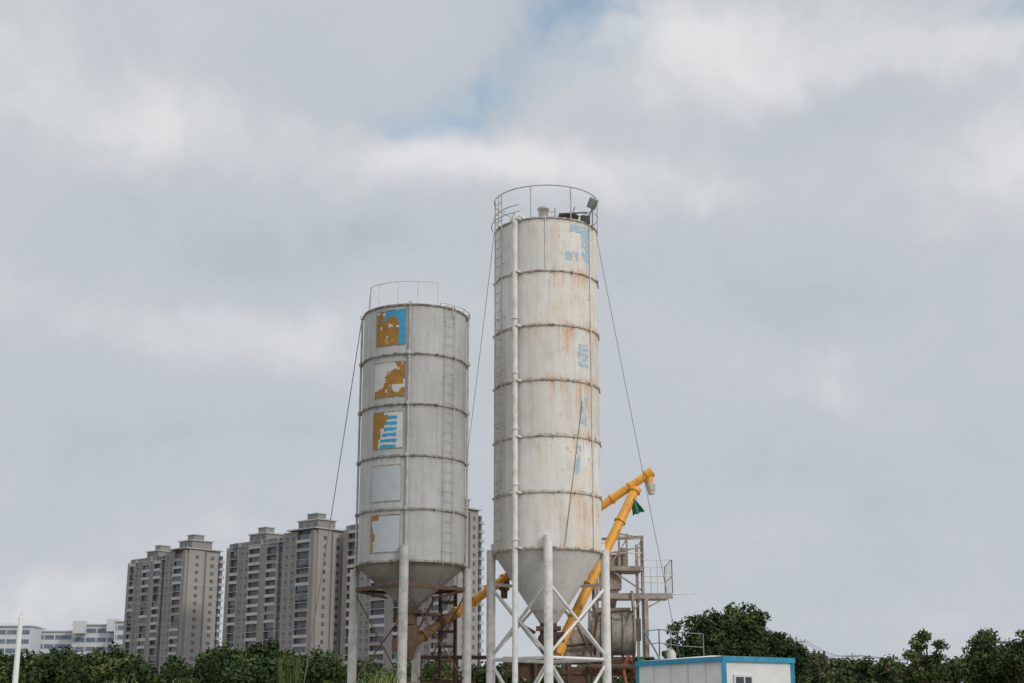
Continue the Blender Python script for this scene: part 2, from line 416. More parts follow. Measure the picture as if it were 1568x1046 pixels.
for dx in(-1.6,-.3,1.0,2.2):
    for y in(46.3,47.3): mb.beam((c.x+dx,y,0),(c.x+dx,y,3.6 if dx>-1 else 2.2),.1,.1)
mb.beam((c.x-.3,46.3,3.6),(c.x+2.2,46.3,3.6),.1,.12)
for i in range(6): mb.beam((c.x-.3+i*.45,46.25,2.3),(c.x-.3+i*.45+.25,46.25,3.55),.04,.04)
mb.add([(c.x-.3,46.3,2.9),(c.x+1.2,46.3,2.9),(c.x+1.2,47.3,2.9),(c.x-.3,47.3,2.9),(c.x,46.6,1.6),(c.x+.9,46.6,1.6),(c.x+.9,47.0,1.6),(c.x,47.0,1.6)],
  [(0,1,5,4),(1,2,6,5),(2,3,7,6),(3,0,4,7)],0)
mb.obj('frame_and_bins',[M_rust],Eb)

# ------------------------------------------------------------ augers
def auger(name,p,q,r,m0,m1=None,split=.5,motor=True,flanges=5):
    e=empty(name,(p.x,p.y,p.z)); mb=MB(); mid=p.lerp(q,split)
    mb.tube(p,mid,r,16,mi=1); mb.tube(mid,q,r,16,mi=0)
    d=(q-p).normalized()
    for i in range(flanges+1):
        c=p.lerp(q,i/flanges); mb.tube(c-d*.035,c+d*.035,r*1.28,16,mi=1 if i/flanges<split else 0)
    mb.obj('tube',[m0,m1 or m0],e)
    if motor:
        mb=MB(); mb.tube(q+d*.03,q+d*.35,r*.95,14); mb.tube(q+d*.35,q+d*.42,r*.6,14)
        mb.box(q+d*.18+Vector((0,-.05,r*1.0)),(.16,.16,.14)); mb.obj('motor',[m1 or m0],e)
    return e
p,q=P(622,992,43.3),P(772,887,45.4)
Ea=auger('screw_conveyor',p,q,.145,M_orange,M_brown,.48,True,6)
mb=MB(); mb.tube(q,q+Vector((.0,0,-.6)),.13,14,r2=.1); mb.box(q+Vector((0,0,-.2)),(.34,.34,.28)); mb.obj('discharge_spout',[M_brown],Ea)
p,q=P(880,803,46.6),P(993,726,46.6)
Ec=auger('screw_conveyor',p,q,.135,M_orange,M_orange,.1,False,4)
mb=MB(); d=(q-p).normalized(); mb.tube(q-d*.1,q+d*.14,.175,16); mb.tube(q,q+Vector((.02,0,-.28)),.14,14)
mb.obj('head',[M_orange],Ec)
mb=MB(); mb.tube(q+Vector((.02,0,-.28)),q+Vector((.1,0,-.68)),.14,14,r2=.11); mb.box(q+Vector((.12,-.06,-.45)),(.16,.14,.18)); mb.obj('canvas_sleeve',[M_canvas],Ec)
p,q=P(853,998,44.4),P(972,752,46.4)
Ed=auger('screw_conveyor',p,q,.155,M_orange,M_orange,.08,False,5)
mb=MB(); d=(q-p).normalized()
a=p.lerp(q,.62); mb.box(a+Vector((-.28,-.1,.0)),(.30,.28,.36)); mb.tube(a+Vector((-.3,-.1,.1)),a+Vector((-.35,-.1,.75)),.05,8)
mb.tube(a+Vector((-.45,0,.75)),a+Vector((-.2,0,1.3)),.03,8)
mb.obj('motor',[M_dark],Ed)
mb=MB(); mb.tube(q-d*.05,q+d*.1,.19,16); mb.tube(p-d*.1,p+d*.25,.22,16); mb.obj('head',[M_orange],Ed)
mb=MB(); c=P(966,764,46.2); vs=[];fs=[]
for i in range(7):
    for j in range(8):
        u=i/6;v=j/7; vs.append((c.x+.0+u*.32*(.45+.75*v)+v*.06,c.y+.07*math.sin(u*9+v*2),c.z-v*.55+.15*u*v+.03*math.sin(u*12)))
for i in range(6):
    for j in range(7): k=i*8+j; fs.append((k,k+1,k+9,k+8))
mb.add(vs,fs,0,True); mb.obj('green_tarp',[M_green],None,(c.x,c.y,c.z))

# ------------------------------------------------------------ mixing plant behind/right of the tall silo
Em=empty('concrete_mixing_plant',(P(965,1000,48).x,48,0))
YF,YB=47.2,49.4
def X(x,y=950,Y=YF): return P(x,y,Y).x
def Z(y,Y=YF): return P(950,y,Y).z
mb=MB()
zL=Z(910); zU=Z(868); x0,x1,x2=X(915),X(986),X(1031)
for x in(x0,x1):
    for y in(YF+.1,YB): mb.beam((x,y,0),(x,y,Z(822)),.1,.1)
mb.beam((X(990),YF,0),(X(990),YF,zL),.13,.13)
mb.box(((x0+x2)/2,(YF+YB)/2,zL),(x2-x0,YB-YF,.07)); mb.beam((x0,YF-.03,zL-.08),(x2,YF-.03,zL-.08),.06,.14)
mb.box(((x0+x1)/2,(YF+YB)/2,zU),(x1-x0+.1,YB-YF,.06)); mb.beam((x0,YF-.03,zU-.07),(x1+.05,YF-.03,zU-.07),.06,.12)
mb.beam((x1,YF,zU-.1),(x1+.0,YF,zL),.07,.07); mb.beam((x1,YF+.05,zL+.1),(X(930),YF+.05,zU),.05,.05)
mb.beam((x1-.05,YF,zL-.1),(x1-.6,YF,zL-1.0),.06,.06); mb.beam((X(1031),YF,zL),(X(990),YF,zL-.45),.05,.05)
mb.beam((x0,YF,Z(826)),(x1+.05,YF,Z(822)),.07,.08); mb.beam((X(936),YF,Z(815)),(X(975),YF,Z(822)),.05,.05)
for x in(X(936),X(950),X(962)): mb.beam((x,YF,zU),(x,YF,Z(817)),.06,.06)
mb.beam((X(930),YF,Z(848)),(x1,YF,Z(838)),.05,.05); mb.beam((X(936),YF,Z(866)),(X(962),YF,Z(826)),.04,.04)
mb.obj('tower_frame',[M_concrete],Em)
mb=MB()
zr_=zL+.045
def rail(mb,pts,h,r=.02,mids=(.5,),step=1.0):
    for a,b in zip(pts[:-1],pts[1:]):
        a=Vector(a);b=Vector(b); n=max(1,round((b-a).length/step))
        for k in (1.0,)+tuple(mids): mb.tube(a+Vector((0,0,h*k)),b+Vector((0,0,h*k)),r,6)
        for i in range(n+1): c=a.lerp(b,i/n); mb.tube(c,c+Vector((0,0,h)),r,6)
rail(mb,[(x1,YF,zr_),(x2,YF,zr_),(x2,YB,zr_),(x1,YB,zr_)],1.08,.018,(.5,),.5)
rail(mb,[(x0,YF,zU),(x1,YF,zU),(x1,YB,zU)],.9,.018,(.5,),.7)
mb.tube((x2,YF,zL),(X(1067,906),YF,zL+.02),.018,6)
mb.obj('platform_railings',[M_white],Em)
mb=MB()
cz=Z(968); cx0,cx1=X(905),X(972); yc=YF+.7
mb.tube((cx0,yc,cz),(cx1,yc,cz),.72,28)
for i in range(5): x=cx0+(cx1-cx0)*i/4; mb.tube((x-.03,yc,cz),(x+.03,yc,cz),.78,28)
mb.box(((cx0+cx1)/2,yc,cz+.68),((cx1-cx0)*.85,.9,.25)); mb.box((cx1+.12,yc-.2,cz+.1),(.2,.5,.7))
mb.box((X(937),YF+.5,Z(886)),(.7,.7,.65)); mb.add([(X(925),YF+.2,Z(900)),(X(950),YF+.2,Z(900)),(X(950),YF+.9,Z(900)),(X(925),YF+.9,Z(900)),
 (X(932),YF+.4,Z(930)),(X(944),YF+.4,Z(930)),(X(944),YF+.7,Z(930)),(X(932),YF+.7,Z(930))],[(0,1,5,4),(1,2,6,5),(2,3,7,6),(3,0,4,7)])
mb.box((X(945),YF+.3,Z(858)),(.35,.4,.4)); mb.tube((X(958),YF+.3,Z(866)),(X(958),YF+.3,Z(838)),.11,12)
mb.tube((X(968),YF-.1,Z(905)),(X(970),YF-.1,Z(936)),.05,8)
mb.box((X(885),YF+.5,Z(985)),(1.0,.8,.9)); mb.tube((X(868),YF+.2,Z(975)),(X(868),YF+.2,Z(1040)),.14,12)
mb.obj('mixer_drum',[M_concrete],Em)
mb=MB()
for y in(YF-.1,YB): mb.beam((X(770),y,Z(1010)),(X(1000),y,Z(1010)),.12,.16)
mb.beam((X(860),YF-.1,Z(1030)),(X(1000),YF-.1,Z(1034)),.08,.1)
for x in(775,820,870,900,935,965,995): mb.beam((X(x),YF-.1,0),(X(x),YF-.1,Z(1010)),.09,.09)
for x in(780,900,965): mb.beam((X(x),YF-.12,Z(1010)),(X(x+30),YF-.12,Z(1045)),.05,.05)
mb.box((X(935),YF+.3,Z(1026)),(1.2,.6,.35)); mb.tube((X(900),YF-.3,Z(1022)),(X(985),YF-.3,Z(1022)),.09,10)
mb.box((X(1000),YF+.3,Z(1030)),(.5,.5,.7)); mb.box((X(812),YF+.3,Z(1026)),(.8,.6,.5)); mb.box((X(880),YF+.2,Z(1036)),(.9,.6,.6))
mb.tube((X(915),YF-.2,Z(940)),(X(905),YF-.2,Z(1000)),.05,8); mb.tube((X(915),YF-.2,Z(940)),(X(965),YF-.2,Z(935)),.05,8)
mb.tube((X(878),YF-.2,Z(950)),(X(905),YF-.2,Z(1005)),.035,8); mb.tube((X(860),YF-.1,Z(990)),(X(915),YF-.1,Z(985)),.05,8)
mb.obj('mixer_base',[M_rust],Em)
mb=MB(); mb.path([P(963,1003,46.9),P(956,1018,46.9),P(955,1030,46.9),P(962,1060,46.9)],.055,8); mb.path([P(963,1003,46.9),P(972,1022,46.9),P(976,1050,46.9)],.03,8)
mb.obj('hydraulic_hoses',[mat('red_hose',(.30,.08,.04),.7,.3,5)],Em)
mb=MB()
rail(mb,[P(985,1008,47),P(1010,1005,47),P(1046,1010,47),P(1078,1012,47)],.85,.018,(.5,),.45)
mb.path([P(985,965,47),P(1000,990,47),P(1012,1012,47)],.03,6)
mb.beam(P(983,1010,47.1),P(1080,1014,47.1),.12,.08)
for x in(985,1046,1078):
    t=P(x,1012,47.1); mb.beam((t.x,t.y,0),t,.08,.08)
mb.obj('lower_stair_railing',[mat('teal_grey_rail',(.16,.22,.24),.6,.25,5)],Em)
mb=MB(); c=P(1028,1010,46.6); zc=c.z
mb.rev((c.x,c.y),[(.15,zc-.3),(.15,zc+.2),(.11,zc+.25),(.11,zc+.29),(.01,zc+.31)],20); mb.beam((c.x,c.y,0),(c.x,c.y,zc-.3),.06,.06); mb.obj('white_canister',[M_palew],Em)
mb=MB(); vs=[P(975,1005,46.7),P(1002,1016,46.7),P(1004,1028,46.7),P(980,1026,46.7)]; mb.add(vs+[v+Vector((0,.3,0)) for v in vs],[(0,1,2,3),(4,5,6,7),(0,1,5,4)]); mb.obj('green_cover',[M_green],Em)

# ------------------------------------------------------------ guy wires
def guy(p,q,r=.012,sag=.05):
    mb=MB(); wire(mb,p,q,r,sag); mb.obj('guy_wire',[M_wire],None,tuple(q))
g=P(470,1010,42); d=(g-P(554,490,S1.cy)); t=(0-P(554,490,S1.cy).z)/d.z
guy(P(554,490,S1.cy),P(554,490,S1.cy)+d*t,.014,.25)
p=P(757,355,S2.cy); guy(p,on(S1,LA1[1]-.2,S1.bands[3],R1+.1),.009,.1)
p=P(911,350,S2.cy); q=P(1032,958,45); d=q-p; t=-p.z/d.z; guy(p,p+d*t,.009,.12)
guy(on(S2,ang(S2,891,640),S2.bands[3]-.6,R+.03),on(S2,ang(S2,864,842),zb,R+.05),.010,.0)

# ------------------------------------------------------------ site office hut
B0=P(1108,1005,38); zt_=B0.z
Eh=empty('site_office_hut',(B0.x,B0.y,0))
M_hutw=mat('hut_white_panel',(.66,.66,.65),.6,.08,2)
M_glass=mat('dark_window_glass',(.05,.06,.07),.15,.2,2)
M_frame=mat('window_frame_white',(.6,.6,.58),.5,.1,3)
vr=Vector((2.0,1.15,0)); vl=Vector((-1.95,3.4,0)); wr=vr.length; wl=vl.length; ur=vr.normalized(); ul=vl.normalized(); 
ca=Vector((B0.x,B0.y,0))
mb=MB(); h=zt_
pts=[ca,ca+vr,ca+vr+vl,ca+vl]
mb.add([Vector((p.x,p.y,0)) for p in pts]+[Vector((p.x,p.y,h-.1)) for p in pts],[(0,1,5,4),(1,2,6,5),(2,3,7,6),(3,0,4,7),(4,5,6,7)])
mb.obj('walls',[M_hutw],Eh)
mb=MB()
o=.06; nr=(-ul); nl=(-ur)
c00=ca+nr*o+nl*o; c10=ca+vr+nr*o-nl*o; c11=ca+vr+vl-nr*o-nl*o; c01=ca+vl-nr*o+nl*o
z0,z1=h-.13,h
vs=[Vector((p.x,p.y,z)) for z in(z0,z1) for p in(c00,c10,c11,c01)]
mb.add(vs,[(3,2,1,0),(4,5,6,7),(0,1,5,4),(1,2,6,5),(2,3,7,6),(3,0,4,7)])
mb.beam(ca+nr*.02+nl*.02,ca+nr*.02+nl*.02+Vector((0,0,h-.13)),.12,.12)
for p in(ca+vr,ca+vl): mb.beam(p,p+Vector((0,0,h-.13)),.1,.1)
mb.obj('blue_roof_trim',[M_blue],Eh)
mb=MB(); mid=(c00+c11)/2
vs=[Vector((p.x,p.y,h+.004)) for p in(c00,c10,c11,c01)]+[Vector((mid.x,mid.y,h+.12))]
mb.add(vs,[(0,1,4),(1,2,4),(2,3,4),(3,0,4)]); mb.obj('roof',[M_hutw],Eh)
mb=MB(); wc=ca+vr*.26+nr*.02; zz=h-.86
Mr=Matrix((ur,-nr,Vector((0,0,1)))).transposed()
mb.box((wc.x,wc.y,zz),(.62,.05,.80),0,M=Mr); mb.box((wc.x+nr.x*.03,wc.y+nr.y*.03,zz),(.50,.03,.68),1,M=Mr)
mb.box((wc.x+nr.x*.05,wc.y+nr.y*.05,zz),(.04,.03,.68),0,M=Mr)
wc=ca+vr*.68+nr*.02; mb.box((wc.x,wc.y,1.0),(.8,.05,2.0),0,M=Mr)
Ml=Matrix((ul,-nl,Vector((0,0,1)))).transposed()
for t in(.2,.4,.6,.8):
    wc=ca+vl*t+nl*.012; mb.box((wc.x,wc.y,(h-.13)/2),(.03,.02,h-.14),0,M=Ml)
mb.obj('window_and_door',[M_frame,M_glass],Eh)
# ------------------------------------------------------------ white mast, far left
c=P(27,1000,34); mb=MB(); mb.tube((c.x,c.y,0),(c.x,c.y,P(30,945,34).z),.085,14,r2=.055); 
zt_=P(30,945,34).z; mb.tube((c.x,c.y,zt_),(c.x+.02,c.y,zt_+.1),.03,10); mb.box((c.x,c.y,.02),(.35,.35,.04))
mb.obj('white_mast',[mat('mast_white',(.75,.75,.74),.5,.05,2)],None,(c.x,c.y,0))

# ------------------------------------------------------------ apartment towers
M_taupe=mat('taupe_render',(.25,.23,.22),.85,.10,.06)
M_taupe2=mat('light_taupe_render',(.30,.28,.27),.85,.08,.06)
M_balc=mat('balcony_white',(.40,.40,.405),.8,.12,.1)
M_win=mat('apartment_glazing',(.10,.115,.14),.25,.5,.35)
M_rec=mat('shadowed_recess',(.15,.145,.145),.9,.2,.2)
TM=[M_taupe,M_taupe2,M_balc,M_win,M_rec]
def tower(px_l,px_c,px_r,ytop,Y,th,seed):
    rnd=random.Random(seed)
    ct=P(px_c,ytop,Y); H=ct.z; O=Vector((ct.x,Y,0))
    th=math.radians(th); ax=Vector((-math.cos(th),math.sin(th),0)); en=Vector((math.sin(th),math.cos(th),0))
    def walk(d,px):
        u=(px-784)/F/(CP-((523-ytop)/F)*SP)
        return (u*O.y-O.x)/(d.x-u*d.y)
    W=walk(ax,px_l); D=walk(en,px_r)
    e=empty('apartment_tower',(O.x,O.y,0)); fl=3.0; nf=int(H//fl); H=nf*fl
    M3=Matrix((-ax,en,Vector((0,0,1)))).transposed()
    def B(mb,l0,l1,d0,d1,z0,z1,mi):
        c=O+ax*((l0+l1)/2)+en*((d0+d1)/2)+Vector((0,0,(z0+z1)/2)); mb.box(c,(l1-l0,d1-d0,z1-z0),mi,M=M3)
    mb=MB()
    B(mb,.0,W,0,D,0,H,0)
    B(mb,.0,W*.32,.9,D-.5,H,H+1.6,0)
    mb_w=MB()
    bays=[(.04,'p'),(.15,'b'),(.16,'w'),(.05,'r'),(.12,'b'),(.07,'p'),(.14,'b'),(.12,'w'),(.10,'b'),(.05,'p')]
    l=0
    for fr,t in bays:
        w=fr*W; a,b=l,l+w; l+=w; top=H-(0 if l<W*.55 else fl)
        if t=='p': B(mb,a+.05,b-.05,-1.2,0,0,top+1.0,0)
        elif t=='w':
            B(mb,a,b,-.9,0,0,top+1.2,0)
            for k in range(1,nf):
                z=k*fl
                for s_ in(.18,.62):
                    B(mb_w,a+w*s_,a+w*(s_+.2),-.96,-.88,z+.9,z+2.3,3)
                    B(mb_w,a+w*s_-.1,a+w*(s_+.2)+.1,-1.1,-.88,z+.7,z+.88,2)
        elif t=='r':
            for k in range(nf): B(mb_w,a,b,-.3,.05,k*fl+1.0,k*fl+2.7,3)
        else:
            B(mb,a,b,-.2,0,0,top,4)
            for k in range(1,nf):
                z=k*fl
                B(mb_w,a+.1,b-.1,-.26,-.18,z+.35,z+2.7,3)
                B(mb_w,a,b,-1.6,-.2,z-.12,z+.05,2)
                if rnd.random()<.75: B(mb_w,a+.15,b-.15,-1.6,-1.5,z+.05,z+.95,2 if rnd.random()<.7 else 0)
                if rnd.random()<.45: B(mb_w,a+.2,a+w*rnd.uniform(.4,.9),-1.45,-1.35,z+.95,z+2.8,3)
                B(mb_w,a,a+.25,-1.5,-.2,z+.05,z+2.88,0)
    B(mb_w,-.35,0,D*.02,D*.47,0,H+1.2,1); B(mb_w,-.6,0,D*.53,D*.9,0,H+.5,1)
    for k in range(1,nf):
        z=k*fl
        B(mb_w,-.42,-.33,D*.22,D*.31,z+.9,z+2.2,3); B(mb_w,-.67,-.58,D*.66,D*.76,z+.9,z+2.2,3)
        if k%6==0: B(mb_w,-.4,-.33,D*.02,D*.47,z-.12,z+.12,2); B(mb_w,-.65,-.58,D*.53,D*.9,z-.12,z+.12,2)
        B(mb_w,-1.5,0,D*.92,D+.9,z-.1,z+1.0,2); B(mb_w,-.9,-.0,D*.93,D+.3,z+1.0,z+2.8,3)
    B(mb_w,-.8,W*.30,-1.7,D+.3,H+1.6,H+2.0,2); 
    for f0,f1,hh in((.05,.27,5.2),(.63,.83,5.8-fl)):
        B(mb,W*f0,W*f1,D*.2,D*.8,H,H+hh,0); B(mb_w,W*f0-.5,W*f1+.5,D*.2-.5,D*.8+.5,H+hh,H+hh+.4,2)
        B(mb,W*(f0+.06),W*(f1-.05),D*.35,D*.65,H+hh+.4,H+hh+2.6,0); B(mb_w,W*(f0+.06)-.3,W*(f1-.05)+.3,D*.35-.3,D*.65+.3,H+hh+2.6,H+hh+2.9,2)
        for t in(.1,.45,.8): B(mb_w,W*(f0+(f1-f0)*t),W*(f0+(f1-f0)*(t+.12)),D*.2-.08,D*.2+.02,H+1.2,H+hh-1,3)
    B(mb_w,W*.30,W*1.0,-1.3,-1.0,H-fl+1.2,H-fl+1.5,2)
    mb.obj('walls',TM,e); mb_w.obj('windows_and_balconies',TM,e)
tower(201,288,339,846,560,42,1)
tower(353,486,529,806,500,42,2)
tower(531,700,734,776,470,40,3)

# low white office building far left
Eo=empty('office_building',(P(100,990,640).x,640,0))
M_ow=mat('office_white',(.55,.565,.59),.8,.06,.05); M_ob=mat('office_window_band',(.14,.18,.24),.3,.3,.3)
mb=MB()
def blk(xa,xb,yt,Y,d,nb):
    a=P(xa,yt,Y);b=P(xb,yt,Y);H=a.z; mb.box(((a.x+b.x)/2,Y+d/2,H/2),(b.x-a.x,d,H),0)
    mb.box(((a.x+b.x)/2,Y+d/2-.3,H+.2),(b.x-a.x+1,d+1,.5),0)
    for k in range(nb):
        z=H-2.6-k*4.0
        if z<1: break
        mb.box(((a.x+b.x)/2,Y-.03,z),(b.x-a.x-1.2,.1,1.9),1)
        n=int((b.x-a.x)/4.8)
        for i in range(n): mb.box((a.x+1.2+i*4.8,Y-.12,z),(.5,.12,1.9),0)
blk(-60,48,959,640,20,9); blk(48,112,967,655,18,9); blk(112,180,957,650,20,9); blk(176,203,952,630,20,9)
for x,y in((120,953),(172,950),(8,956)):
    a=P(x,y,645); mb.box((a.x,648,a.z-2),(5,5,5.5),0)
mb.obj('blocks',[M_ow,M_ob],Eo)
Eo=empty('distant_low_building',(P(1150,990,420).x,420,0)); mb=MB()
blk(1128,1172,962,420,12,3); mb.obj('blocks',[M_ow,M_ob],Eo)
c=P(1240,1000,210); mb=MB()
for i in range(6):
    x=P(1222+i*8,1000,210).x; mb.tube((x,210,0),(x,210,P(1222,997,210).z),.18,6)
for y in(1000,1006,1012): mb.tube(P(1222,y,210),P(1262,y+2,210),.14,6)
mb.obj('steel_gantry',[M_dark],None,(c.x,210,0))
def upole(x,y,Y):
    a=P(x,y,Y); mb=MB(); mb.tube((a.x,Y,0),(a.x,Y,a.z),.16,8,r2=.1); mb.box((a.x,Y,a.z-.7),(2.4,.12,.14)); mb.box((a.x,Y,a.z-1.5),(1.8,.12,.14))
    for dx in(-1.1,-.5,.5,1.1): mb.tube((a.x+dx,Y,a.z-.63),(a.x+dx,Y,a.z-.35),.05,6)
    mb.obj('utility_pole',[mat('pole_grey',(.2,.19,.18),.9,.2,2)],None,(a.x,Y,0)); return a
pa=upole(1219,975,190); pb=upole(1305,1000,260); pc=upole(1655,985,230)
mb=MB()
for dx,dz in((-1.1,-.35),(1.1,-.35),(.5,-.35)):
    wire(mb,pa+Vector((dx,0,dz)),pb+Vector((dx,0,dz)),.03,1.0); wire(mb,pb+Vector((dx,0,dz)),pc+Vector((dx,0,dz)),.03,1.6,14)
mb.obj('power_lines',[M_wire],None,tuple(pb))

# ------------------------------------------------------------ vegetation
def leafm(n,c,c2): return mat(n,c,.8,scale=.8,col2=c2,spec=.15)
G1=leafm('leaf_dark',(.034,.058,.018),(.020,.037,.012)); G2=leafm('leaf_mid',(.062,.090,.028),(.040,.066,.020)); G3=leafm('leaf_light',(.115,.145,.042),(.082,.112,.034)); G4=leafm('leaf_dry',(.14,.13,.06),(.10,.095,.045))
M_bark=mat('bark',(.10,.075,.055),.95,.3,4)
def leaves(name,clumps,leaf,per,mats,parent=None,weights=(.35,.42,.23),asp=.5):
    C=np.array([c[:3] for c in clumps]); RR=np.array([[c[3],c[3],c[4]] for c in clumps]); nC=len(C)
    cnt=np.maximum(20,(per*(RR[:,0]*RR[:,2]/.36)).astype(int)); idx=np.repeat(np.arange(nC),cnt); n=len(idx)
    d=rng.normal(size=(n,3)); d/=np.linalg.norm(d,axis=1)[:,None]
    rad=rng.uniform(.25,1,n)**.45*rng.uniform(.75,1.25,n)
    c=C[idx]+d*RR[idx]*rad[:,None]
    nr=d*.6+rng.normal(size=(n,3))*.6+np.array([0,0,.35]); nr/=np.linalg.norm(nr,axis=1)[:,None]
    t=np.cross(nr,rng.normal(size=(n,3))); t/=np.linalg.norm(t,axis=1)[:,None]; b=np.cross(nr,t)
    s=(leaf*rng.uniform(.5,1.3,n))[:,None]
    V=np.stack([c-t*s,c-b*s*asp,c+t*s,c+b*s*asp],1).reshape(-1,3)
    o0=np.array(parent.location); V=V-o0
    me=bpy.data.meshes.new(name); me.vertices.add(4*n); me.vertices.foreach_set('co',V.ravel())
    me.loops.add(4*n); me.loops.foreach_set('vertex_index',np.arange(4*n)); me.polygons.add(n)
    me.polygons.foreach_set('loop_start',np.arange(0,4*n,4)); me.polygons.foreach_set('loop_total',np.full(n,4))
    cm=rng.choice(len(weights),size=nC,p=weights); mi=np.where(rng.random(n)<.72,cm[idx],rng.choice(len(weights),size=n,p=weights))
    me.polygons.foreach_set('material_index',mi.astype(np.int32)); me.update(calc_edges=True)
    for m in mats: me.materials.append(m)
    ob=bpy.data.objects.new(name,me); sc.collection.objects.link(ob); ob.parent=parent
    return ob
def tree(name,x,ytop,wpx,ybot,Y,lobes,leaf=.11,per=230,trunk=.16,cl=.55,flat=.8,seed=0,mats=None,w=(.38,.42,.20)):
    rnd=random.Random(seed); top=P(x,ytop,Y); bot=P(x,ybot,Y); H=top.z-bot.z; s=P(x+wpx/2,ytop,Y).x-top.x
    e=empty(name,(top.x,Y,0)); cl_=[]; mb=MB(); base=Vector((top.x,Y,0)); fork=Vector((top.x+rnd.uniform(-.2,.2),Y,max(.8,bot.z*.8)))
    mb.tube(base,fork,trunk,10,r2=trunk*.75)
    for fx,fz,rx,rz in lobes:
        c=Vector((top.x+fx*s,Y+rnd.uniform(-.5,.5)*s*.6,bot.z+fz*H)); A,Bz=rx*s,rz*H
        m=fork.lerp(c,.5)+Vector((rnd.uniform(-.15,.15),rnd.uniform(-.15,.15),.15)); mb.tube(fork,m,trunk*.5,8,r2=trunk*.32); mb.tube(m,c,trunk*.32,6,r2=.02)
        n=max(6,int(A*A*Bz/(cl**3)*3.6))
        for i in range(n):
            d=Vector((rnd.gauss(0,1),rnd.gauss(0,1),rnd.gauss(0,1))).normalized()*(rnd.random()**.4)
            r=cl*rnd.uniform(.35,1.15); q=(c.x+d.x*A*.9,c.y+d.y*A*.9,c.z+d.z*Bz*.9); cl_.append((*q,r,r*flat))
            if i%4==0: mb.tube(c,q,.03,5,r2=.008)
    mb.obj('trunk_and_limbs',[M_bark],e); leaves('crown',cl_,leaf,per,mats or [G1,G2,G3],e,weights=w)
    return e
round_l=[(-.45,.62,.5,.32),(.0,.80,.5,.22),(.45,.62,.5,.32),(0,.42,.85,.34),(-.75,.35,.30,.26),(.75,.33,.30,.26)]
def rl(k):
    r=random.Random(k); return [(a+r.uniform(-.12,.12),b+r.uniform(-.08,.06),c*r.uniform(.8,1.15),d*r.uniform(.8,1.1)) for a,b,c,d in round_l]
tree('broadleaf_tree',1120,926,118,1034,78,[(-.4,.60,.5,.3),(.0,.80,.45,.2),(.5,.70,.45,.26),(0,.4,.9,.36),(-.7,.42,.35,.32)],seed=1,w=(.5,.38,.12))
tree('broadleaf_tree',1072,938,66,1040,74,rl(2),seed=2,cl=.42,w=(.45,.40,.15))
tree('broadleaf_tree',1194,962,74,1046,82,rl(3),seed=3,cl=.42,w=(.5,.38,.12))
tree('broadleaf_tree',1162,950,60,1046,84,rl(13),seed=13,cl=.42,w=(.5,.38,.12))
tree('broadleaf_tree',1036,945,34,1034,74,[(0,.75,.5,.2),(-.3,.5,.6,.2),(.3,.4,.6,.2)],seed=4,cl=.35)
lay=[(0,.93,.28,.05),(-.35,.80,.35,.06),(.38,.76,.42,.06),(-.05,.70,.3,.06),(-.55,.52,.42,.07),(.5,.50,.45,.07),(0,.45,.4,.08),(-.6,.25,.4,.09),(.6,.22,.42,.09),(0,.2,.6,.12)]
tree('layered_tree',1417,969,80,1046,70,lay,seed=5,cl=.32,leaf=.11,per=260,mats=[G2,G2,G3],w=(.3,.4,.3))
tree('broadleaf_tree',1512,970,90,1066,72,rl(6),seed=6,cl=.42,w=(.28,.42,.30))
tree('broadleaf_tree',1560,962,84,1066,70,rl(7),seed=7,cl=.42,w=(.28,.42,.30))
tree('broadleaf_tree',1335,1008,50,1060,95,rl(8),seed=8,cl=.45)
tree('broadleaf_tree',1275,1010,50,1060,98,rl(9),seed=9,cl=.45)
for k,(x,y,w_) in enumerate([(86,986,60),(140,990,56),(176,986,64),(10,1000,50),(208,1000,34),(350,990,76),(412,984,70),(482,994,54),(276,1016,44)]):
    tree('broadleaf_tree',x,y,w_,1066,64+k*1.7,rl(30+k),seed=20+k,cl=.38,w=((.62,.28,.10) if k%3==0 else (.34,.42,.24)))
def belt(name,prof,Y0,Y1,n,cl,leaf,per,mats,w,seed=0):
    rnd=random.Random(seed); cs=[]; xs=[p[0] for p in prof]; ys=[p[1] for p in prof]
    for i in range(n):
        x=rnd.uniform(xs[0],xs[-1]); yt=float(np.interp(x,xs,ys))+8*math.sin(x*.11)+6*math.sin(x*.27+1)+9*n2(x*.05,3.1,seed); Y=rnd.uniform(Y0,Y1)
        y=yt+8+abs(rnd.gauss(0,1))*24 if rnd.random()<.75 else yt+rnd.uniform(2,10)
        p=P(x,min(y,1085),Y); r=cl*rnd.uniform(.35,1.2); cs.append((p.x,p.y,p.z,r,r*.85))
        if i%3==0: r=cl*rnd.uniform(1.0,1.6); cs.append((p.x,p.y,rnd.uniform(.3,1.6),r,r*.8))
    e=empty(name,(P((xs[0]+xs[-1])/2,1050,(Y0+Y1)/2).x,(Y0+Y1)/2,0)); mb=MB()
    for c in cs[::9]: mb.tube((c[0],c[1],0),(c[0]+.2,c[1],c[2]),.09,6,r2=.03)
    mb.obj('stems',[M_bark],e); leaves('foliage',cs,leaf,per,mats,e,weights=w)
belt('tree_belt',[(-40,1014),(30,1012),(60,1012),(185,1014),(212,1020),(226,1034),(250,1034),(262,1028),(300,1034),(312,1022),(330,1012),(370,1014),(400,1012),(440,1010),(470,1014),(520,1022),(560,1028)],62,84,520,.6,.13,210,[G1,G2,G3],(.50,.36,.14),1)
belt('tree_belt',[(540,1028),(600,1030),(660,1026),(700,1030),(740,1022),(790,1032),(900,1034),(1010,1034)],62,76,280,.55,.13,190,[G1,G2,G3],(.4,.4,.2),2)
belt('tree_belt',[(1020,1004),(1100,1004),(1200,1008),(1230,1012),(1270,1016),(1320,1020),(1360,1026),(1400,1028),(1480,1022),(1600,1008)],88,120,460,.8,.18,150,[G2,G4,G1],(.42,.28,.30),3)
